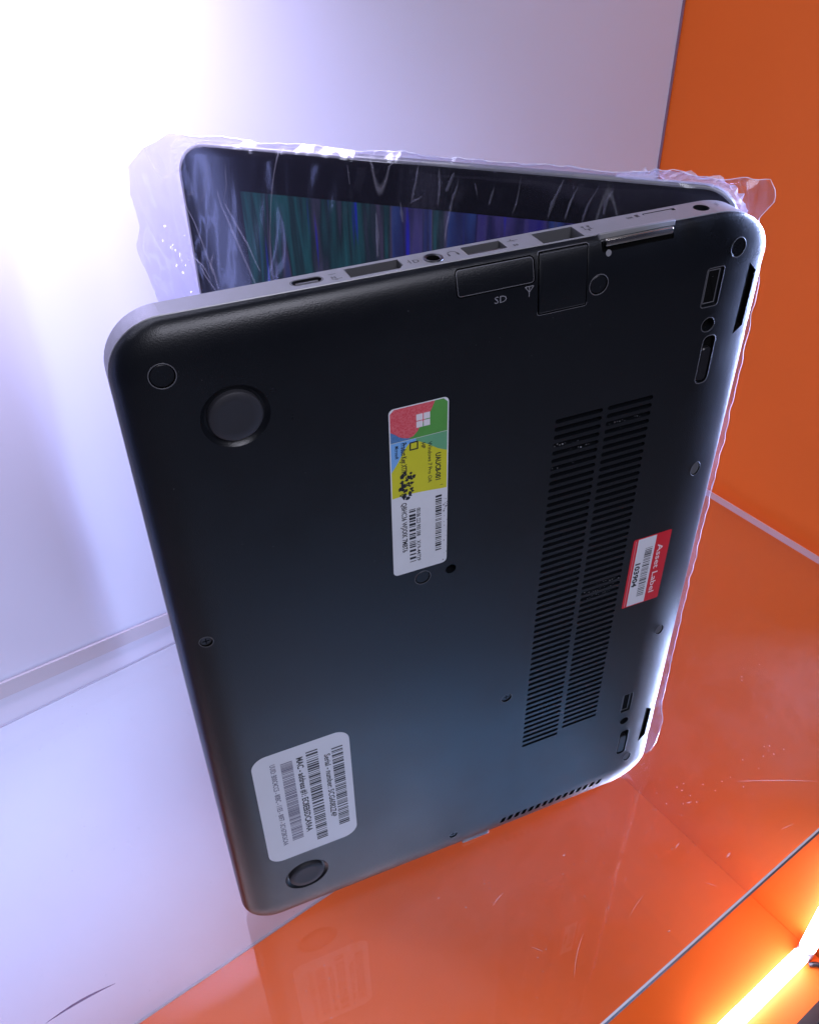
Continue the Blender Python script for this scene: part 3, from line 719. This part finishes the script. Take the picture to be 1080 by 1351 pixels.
# serial number label
B0, B1, Y0, Y1 = 16.6, 61.0, 53.6, 135.0
lab = sheet('serial_label', rrect(B0, B1, Y0, Y1, 7.0, 8), M_paper, cover, .06, (), [], smooth=False)
lab['label'] = 'white rounded serial number label with three barcodes'
bars(52.4, 57.6, 65.5, 125.2, M_ink, lab, 11, 1.0)
text_cover('Serial - number: 5CG6082Z4P', 48.9, 122.6, 3.9, M_ink, lab, 48.8, bold=.08)
bars(40.8, 46.2, 59.4, 128.6, M_ink, lab, 12, 1.05)
text_cover('MAC - address #1: EC8EB5DCA9AA', 36.4, 127.0, 4.1, M_ink, lab, 57.5, bold=.12)
bars(29.1, 34.5, 66.8, 126.4, M_inkfaint, lab, 13, .62)
text_cover('UUID: B00C4CC5 - 80BC - 11E5 - 80F7 - 3C16728C6CAA', 24.5, 128.2, 3.4, M_inkfaint, lab, 63, bold=.05)

# asset label
C0, C1, X0, X1 = 198.4, 218.6, 152.6, 195.0
ar = rrect(C0, C1, X0, X1, .8)
grid = [(C0+.5+k*1.9, X0+1+j*4) for k in range(11) for j in range(11)]
asl = sheet('asset_label', ar, M_redp, cover, .10, (), grid, [[(C0+2.6, X0+.5), (210.6, X0+.5), (210.6, X1-.6), (C0+2.6, X1-.6)]], [M_paper], smooth=False)
asl['label'] = 'red and white asset label beside the vent'
asl.data.shade_smooth()
quadp(C0+1.2, C0+1.5, X0+.6, X1-1, 'label_stripe', mat("stripe_pink", (.75, .3, .35), .4), asl, .14)
bars(205.6, 209.4, 157.5, 188.0, mat("barcode_grey", (.05, .05, .06), .5), asl, 21, .62, off=.16)
text_cover('103904', 201.7, 180.6, 3.7, M_ink, asl, 15.5, off=.16, bold=.12)
M_white = mat("lettering_white", (.85, .7, .72), .4)
text_cover('Asset Label', 212.3, 188.0, 4.1, M_white, asl, 30, off=.16, bold=.05)

# small prints on the cover
text_cover('SD', 123.0, 323.4, 3.4, M_inkgrey, cover, 4.6, upright=True, off=.03, name='card_lettering')
b = MB()
def seg2(b, a0, z0, a1, z1, w=.28, off=.03):
    p = Vector((a0, z0)); q = Vector((a1, z1)); d = (q-p).normalized(); n = Vector((-d.y, d.x))*w/2; k = len(b.v)
    for c in (p+n, q+n, q-n, p-n): b.v.append(tuple(Vector((c.x, -surf(c.x, c.y), c.y))+nrm(c.x, c.y)*off))
    b.f.append((k, k+1, k+2, k+3))
for q in ((136, 323.4, 136, 327), (134.4, 327, 137.6, 327), (134.4, 327, 136, 325), (137.6, 327, 136, 325)): seg2(b, *q)
b.build('antenna_print', M_inkgrey, cover)

# printed port symbols on the silver band
def seg(b, a0, w0, a1, w1, t=.26):
    p = Vector((a0, w0)); q = Vector((a1, w1)); d = (q-p).normalized(); n = Vector((-d.y, d.x))*t/2; k = len(b.v)
    for c in (p+n, q+n, q-n, p-n): b.v.append((c.x, -c.y, ZP+.03))
    b.f.append((k, k+1, k+2, k+3))
def sym(name, segs): 
    b = MB()
    for q in segs: seg(b, *q)
    return b.build(name, M_ink, lap)
def band_text(txt, a0, w0, size, sx=1):
    V, Fc = text_mesh(txt, size, .03, sx); me = bpy.data.meshes.new('port_lettering')
    me.from_pydata([Vector((a0+x, -(w0-y), ZP+.03))*S for x, y in V], [], Fc); me.materials.append(M_ink); link('port_lettering', me, None, lap)
band_text('ss', 71.2, 7.2, 2.4); sym('trident_symbol', [(71.2, 7.9, 74.6, 7.9), (72, 7.9, 73, 8.7), (71.2, 4.2, 73.6, 4.2)])
sym('display_symbol', [(98.0, 4.4, 98.0, 7.2), (97.2, 5.8, 97.9, 5.8)]); band_text('D', 98.8, 7.2, 3.2)
arc = [(113.1+1.6*math.cos(t), 5.6-1.6*math.sin(t)) for t in [math.pi*k/7 for k in range(8)]]
sym('headphone_symbol', [(*arc[k], *arc[k+1], .3) for k in range(7)]+[(111.5, 5.6, 111.5, 7.2, .7), (114.7, 5.6, 114.7, 7.2, .7)])
sym('usb_symbol', [(133.6, 4.4, 137.4, 4.4), (134.4, 4.4, 135.4, 3.4), (135, 4.4, 136, 5.3)]); band_text('ss', 133.8, 8.6, 2.6)
sym('network_symbol', [(161.8, 4.2, 162.8, 4.2, .8), (164, 4.2, 165, 4.2, .8), (161.8, 6.6, 165.4, 6.6), (162.3, 4.6, 162.3, 6.6), (164.5, 4.6, 164.5, 6.6), (163.3, 6.6, 163.3, 8, .6)])
band_text('SIM', 180.2, 4.6, 1.9, .9); sym('card_symbol', [(184.8, 2.6, 184.8, 4.6, 1.5)])
sym('power_symbol', [(216.2, 5.2, 216.2, 7.4), (217, 4.6, 217, 6.8)])

# keyboard side of the base (faces the screen)
b = MB(); b.box(60, 160, .05, .5, 30, 308); kb = b.build('keyboard_tray', M_plast, lap)
b = MB()
for r in range(6):
    for c in range(15):
        z1 = 306-c*18.4; b.box(150-r*17.5-15, 150-r*17.5, .5, 1.3, z1-16.2, z1)
b.build('keys', M_bezel, kb)
b = MB(); b.box(6, 48, .05, .3, 115, 222); b.build('touchpad', M_port, lap)

# ---- the lid
TH = 0.6965
LIDM = Matrix.Translation(Vector(((W-4)*S, 4*S, 0))) @ Matrix.Rotation(math.pi-TH, 4, 'Z')
LB0, LB1 = -4.0, 232.0
def lidloop(m_, r): return rrect(LB0+m_, LB1-m_, m_, H-m_, r, 10)
def lid_solid(name, prof, m, parent, r=15):
    vs = []; fs = []; n = None
    for ins, y in prof:
        lp = rrect(LB0+ins, LB1-ins, ins, H-ins, max(1, r-ins), 10); n = len(lp); vs += [(x, y, z) for x, z in lp]
    for k in range(len(prof)-1):
        for i in range(n): fs.append((k*n+i, k*n+(i+1) % n, (k+1)*n+(i+1) % n, (k+1)*n+i))
    fs.append(tuple(range(n))); fs.append(tuple(range((len(prof)-1)*n, len(prof)*n)))
    o = from_py(name, vs, fs, m, parent)
    for p in o.data.polygons: p.use_smooth = len(p.vertices) == 4
    o.data.set_sharp_from_angle(angle=math.radians(50)); return o
lid = lid_solid('lid', [(1.0, -.35), (.3, -.45), (0, -.9), (0, -3.6), (.5, -5.0), (1.8, -6.0), (5, -6.6)], M_alu, lap)
lid.matrix_local = LIDM
bz = lid_solid('bezel', [(2.0, -.5), (1.3, -.3), (1.5, -.02), (1.9, 0.0)], M_bezel, lid)
SB0, SB1, SZ0, SZ1 = 27.5, 203.0, 19.0, 319.0
b = MB(); b.box(SB0, SB1, -.2, .04, SZ0, SZ1); b.build('screen', M_screen, lid)
b = MB(); b.box(213.5, 214.8, .02, .12, 176, 180); b.build('camera_lens', M_port, lid)

# ---- plastic film bag pulled over the lid
film = bpy.data.objects.new('plastic_film', None)
bpy.context.view_layer.update()
def fn(x, y, z): return noise.noise(Vector((x, y, z)))
def interp(tab, x):
    for (x0, y0), (x1, y1) in zip(tab, tab[1:]):
        if x <= x1: return y0+(y1-y0)*(x-x0)/(x1-x0)
    return tab[-1][1]
LEFT = [(-2, 246), (60, 252), (150, 250), (220, 254), (255, 256), (275, 260), (286, 263), (297, 259), (312, 261), (324, 259), (333, 250), (340, 236)]
RIGHT = [(-2, -17), (10, -21), (30, -22), (45, -19), (110, -18), (240, -17.5), (300, -16.5), (318, -12.5), (326, -11), (334, -15), (338, -14), (343, -8)]
NB, NZ = 120, 150
def film_sheet(side):
    vs = []; fs = []
    for j in range(NZ+1):
        z = -1+ (340+1)*j/NZ
        l = interp(LEFT, z)+1.0*fn(z*.08, 3, 0)+.5*fn(z*.3, 1, 5); r = interp(RIGHT, z)+.9*fn(z*.13, 9, 2)
        for i in range(NB+1):
            t = i/NB; x = r+(l-r)*t
            zt = z
            if j > NZ-8:
                zt = z+(1.4*fn(x*.05, 4, 1)+.8*fn(x*.22, 2, 3)+(2.2 if -12 < x < 30 else 0)*max(0, fn(x*.12, 0, 7)+.45))*(j-(NZ-8))/8
            edge = max(0, min(1, (x-LB1)/6), min(1, (LB0-x)/5), min(1, (z-336)/4))
            wr = .5*abs(fn(x*.09+z*.02, z*.010, 1))+.12*abs(fn(x*.3-z*.03, z*.02, 4))+.9*max(0, 1-abs(fn(x*.022+z*.014, z*.004+2, 11))*9)*.25
            ys = (1.0+1.6*wr) if side > 0 else (-7.4-1.5*wr)
            yc = -3.2+1.8*fn(x*.05, z*.02, 8)+.5*fn(x*.2, z*.06, 8)+side*.45*(1+fn(x*.2, z*.12, 2))
            y = ys*(1-edge)+yc*edge
            if i in (0, NB) or j == NZ: y = -3.2+1.8*fn(x*.05, z*.02, 8)+.5*fn(x*.2, z*.06, 8)
            vs.append((x, y, zt))
    for j in range(NZ):
        for i in range(NB):
            k = j*(NB+1)+i; fs.append((k, k+1, k+NB+2, k+NB+1))
    return vs, fs
fr = thing('plastic_film', 'crinkled clear plastic film pulled over the open laptop lid', 'plastic film')
fr.matrix_world = lap.matrix_world @ LIDM
for nm, sd in (('front_sheet', 1), ('back_sheet', -1)):
    v, f = film_sheet(sd); o = from_py(nm, v, f, M_film, fr, True); o.data.materials.append(M_film2)
    for p in o.data.polygons:
        c = p.center/S
        if c.x > LB1 or c.x < LB0 or c.z > H: p.material_index = 1
bpy.data.objects.remove(film)
CREASES = [[(230.3,313.8),(226,300.8),(222,284.8),(219.4,271.2),(214,240)],[(213.1,318.9),(209.9,306.1),(205.8,293.6),(200.4,277.5),(192,250)],[(210,313.9),(206.2,304.6),(201.6,295.9),(197,284)],
[(233.6,288.7),(228.6,286),(225.8,278.4),(221.4,271.2),(218,255)],[(216.1,331.8),(216.9,324.9),(220.1,315.9),(224.3,310.2)],[(228.8,314.8),(224.2,318.2)],[(231.7,287.6),(226.3,283.6),(223.2,277.4)],
[(219,290.2),(222.2,283.4),(221.5,279.6)],[(125,321.6),(119.7,325.2)],[(121.2,338.3),(122.8,330.4),(124.5,322.7)],[(113,337.1),(112.5,329.3),(113.5,322.2)],[(104.9,332.9),(107.3,324.8),(110.2,308)],[(98.3,332.5),(97.1,327.7)],
[(90.2,331.2),(91.9,324.2)],[(79.7,336.9),(81,326.2),(82.7,321.1)],[(63.3,336.4),(66.4,328.5),(67.8,321.5)],[(57.4,334.1),(59.6,328.2),(60.9,321.2)],[(140.2,316.6),(139.8,297.2)],[(108.3,321.7),(110.2,306.9)],
[(129.3,321.8),(128.4,313.6)],[(58.2,332.5),(61.6,321.7)],[(49.7,334.7),(53.2,327),(54.6,320.2)],[(43.9,334.4),(46.2,330.1),(46.5,324.7)],[(207.3,330.7),(207.8,322.6),(210.4,315.1)],[(151.9,335.1),(151.3,327.4)],[(106.9,335.8),(109.9,327.9)]]
M_crease = simple_mix("film_crease", (1, 1, 1), (.75, .75, .9), .09, .2)
rc = random.Random(12)
for ci, cp in enumerate(CREASES):
    pts = []
    for (x0, z0), (x1, z1) in zip(cp, cp[1:]):
        for k in range(6): pts.append((x0+(x1-x0)*k/6, z0+(z1-z0)*k/6))
    pts.append(cp[-1]); vs = []; fs = []; wd = rc.uniform(.4, 1.3); n = len(pts)
    for k, (x, z) in enumerate(pts):
        x += .5*fn(z*.12, ci*3.1, 0); h = wd*(.15+math.sin(math.pi*(k+.3)/(n+.6)))*.5*(1+.8*fn(z*.5, ci, 2))
        vs += [(x-h, 2.2, z), (x, 2.7, z), (x+h, 2.2, z)]
    for k in range(n-1): fs += [(3*k, 3*k+1, 3*k+4, 3*k+3), (3*k+1, 3*k+2, 3*k+5, 3*k+4)]
    from_py('crease', vs, fs, M_crease, fr, True)
# white patches that paint bright glints into the loose film on the left
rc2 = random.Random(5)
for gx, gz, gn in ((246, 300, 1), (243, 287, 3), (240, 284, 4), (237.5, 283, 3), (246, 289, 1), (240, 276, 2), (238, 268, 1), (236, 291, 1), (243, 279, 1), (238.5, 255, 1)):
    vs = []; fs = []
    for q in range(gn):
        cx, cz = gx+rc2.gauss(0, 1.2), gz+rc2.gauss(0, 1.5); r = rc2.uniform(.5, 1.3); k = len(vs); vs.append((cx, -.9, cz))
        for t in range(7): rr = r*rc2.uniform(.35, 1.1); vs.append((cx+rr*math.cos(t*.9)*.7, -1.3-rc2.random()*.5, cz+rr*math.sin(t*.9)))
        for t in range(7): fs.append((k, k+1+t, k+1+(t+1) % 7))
    from_py('film_glint_patch', vs, fs, simple_mix("film_glint", (1, 1, 1), (.95, .95, 1), .5, .1), fr)
# glittering crumpled film where it is bunched round the hinge corner of the lid
path = [(44+2.2*-k*.9, H+.3) for k in range(0, 16)]
path += [(LB0+15-15.5*math.sin(math.radians(t)), H-15+15.5*math.cos(math.radians(t))) for t in range(6, 91, 6)]
path += [(LB0-.5, H-15-2*k) for k in range(1, 22)]
vs = []; fs = []; NR = 5
for k, (x, z) in enumerate(path):
    cx, cz = 40, H-60; d = Vector((x-cx, z-cz)).normalized() if k < 60 else Vector((-1, 0))
    for r in range(NR):
        am = math.sin(math.pi*min(1, k/8, (len(path)-k)/14)*.5)
        o_ = (r-.8)*.75*am*(1+1.2*fn(k*.9, r*1.7, 4)); vs.append((x+d.x*o_, -2.4+(1.6-r)*.9+1.6*am*fn(k*.8, r*2.1, 9), z+d.y*o_))
for k in range(len(path)-1):
    for r in range(NR-1): fs.append((k*NR+r, k*NR+r+1, (k+1)*NR+r+1, (k+1)*NR+r))
from_py('bunched_film', vs, fs, simple_mix("bunched_film", (.95, .95, 1), (.8, .8, .9), .42, .08), fr)
# whitened, crumpled free edge of the film
M_fedge = simple_mix("film_cut_edge", (1, 1, 1), (.85, .85, .92), .55, .15)
v, f = film_sheet(1)
loop = [v[j*(NB+1)+NB] for j in range(NZ+1)]+[v[NZ*(NB+1)+i] for i in range(NB-1, -1, -1)]+[v[j*(NB+1)] for j in range(NZ-1, -1, -1)]
vs = []; fs = []
for k, p in enumerate(loop):
    w_ = .18+.9*max(0, fn(k*.21, 3, 3))+(.5*abs(fn(k*.7, 1, 1)) if p[2] > 300 else 0)
    q = Vector(p); c = Vector((min(max(p[0], 20), 210), 0, min(max(p[2], 20), 318))); d = (c-q); d.y = 0; d.normalize()
    vs += [tuple(q), tuple(q+d*w_+Vector((0, .3, 0)))]
for k in range(len(loop)-1): fs.append((2*k, 2*k+1, 2*k+3, 2*k+2))
from_py('crumpled_edge', vs, fs, M_fedge, fr, True)
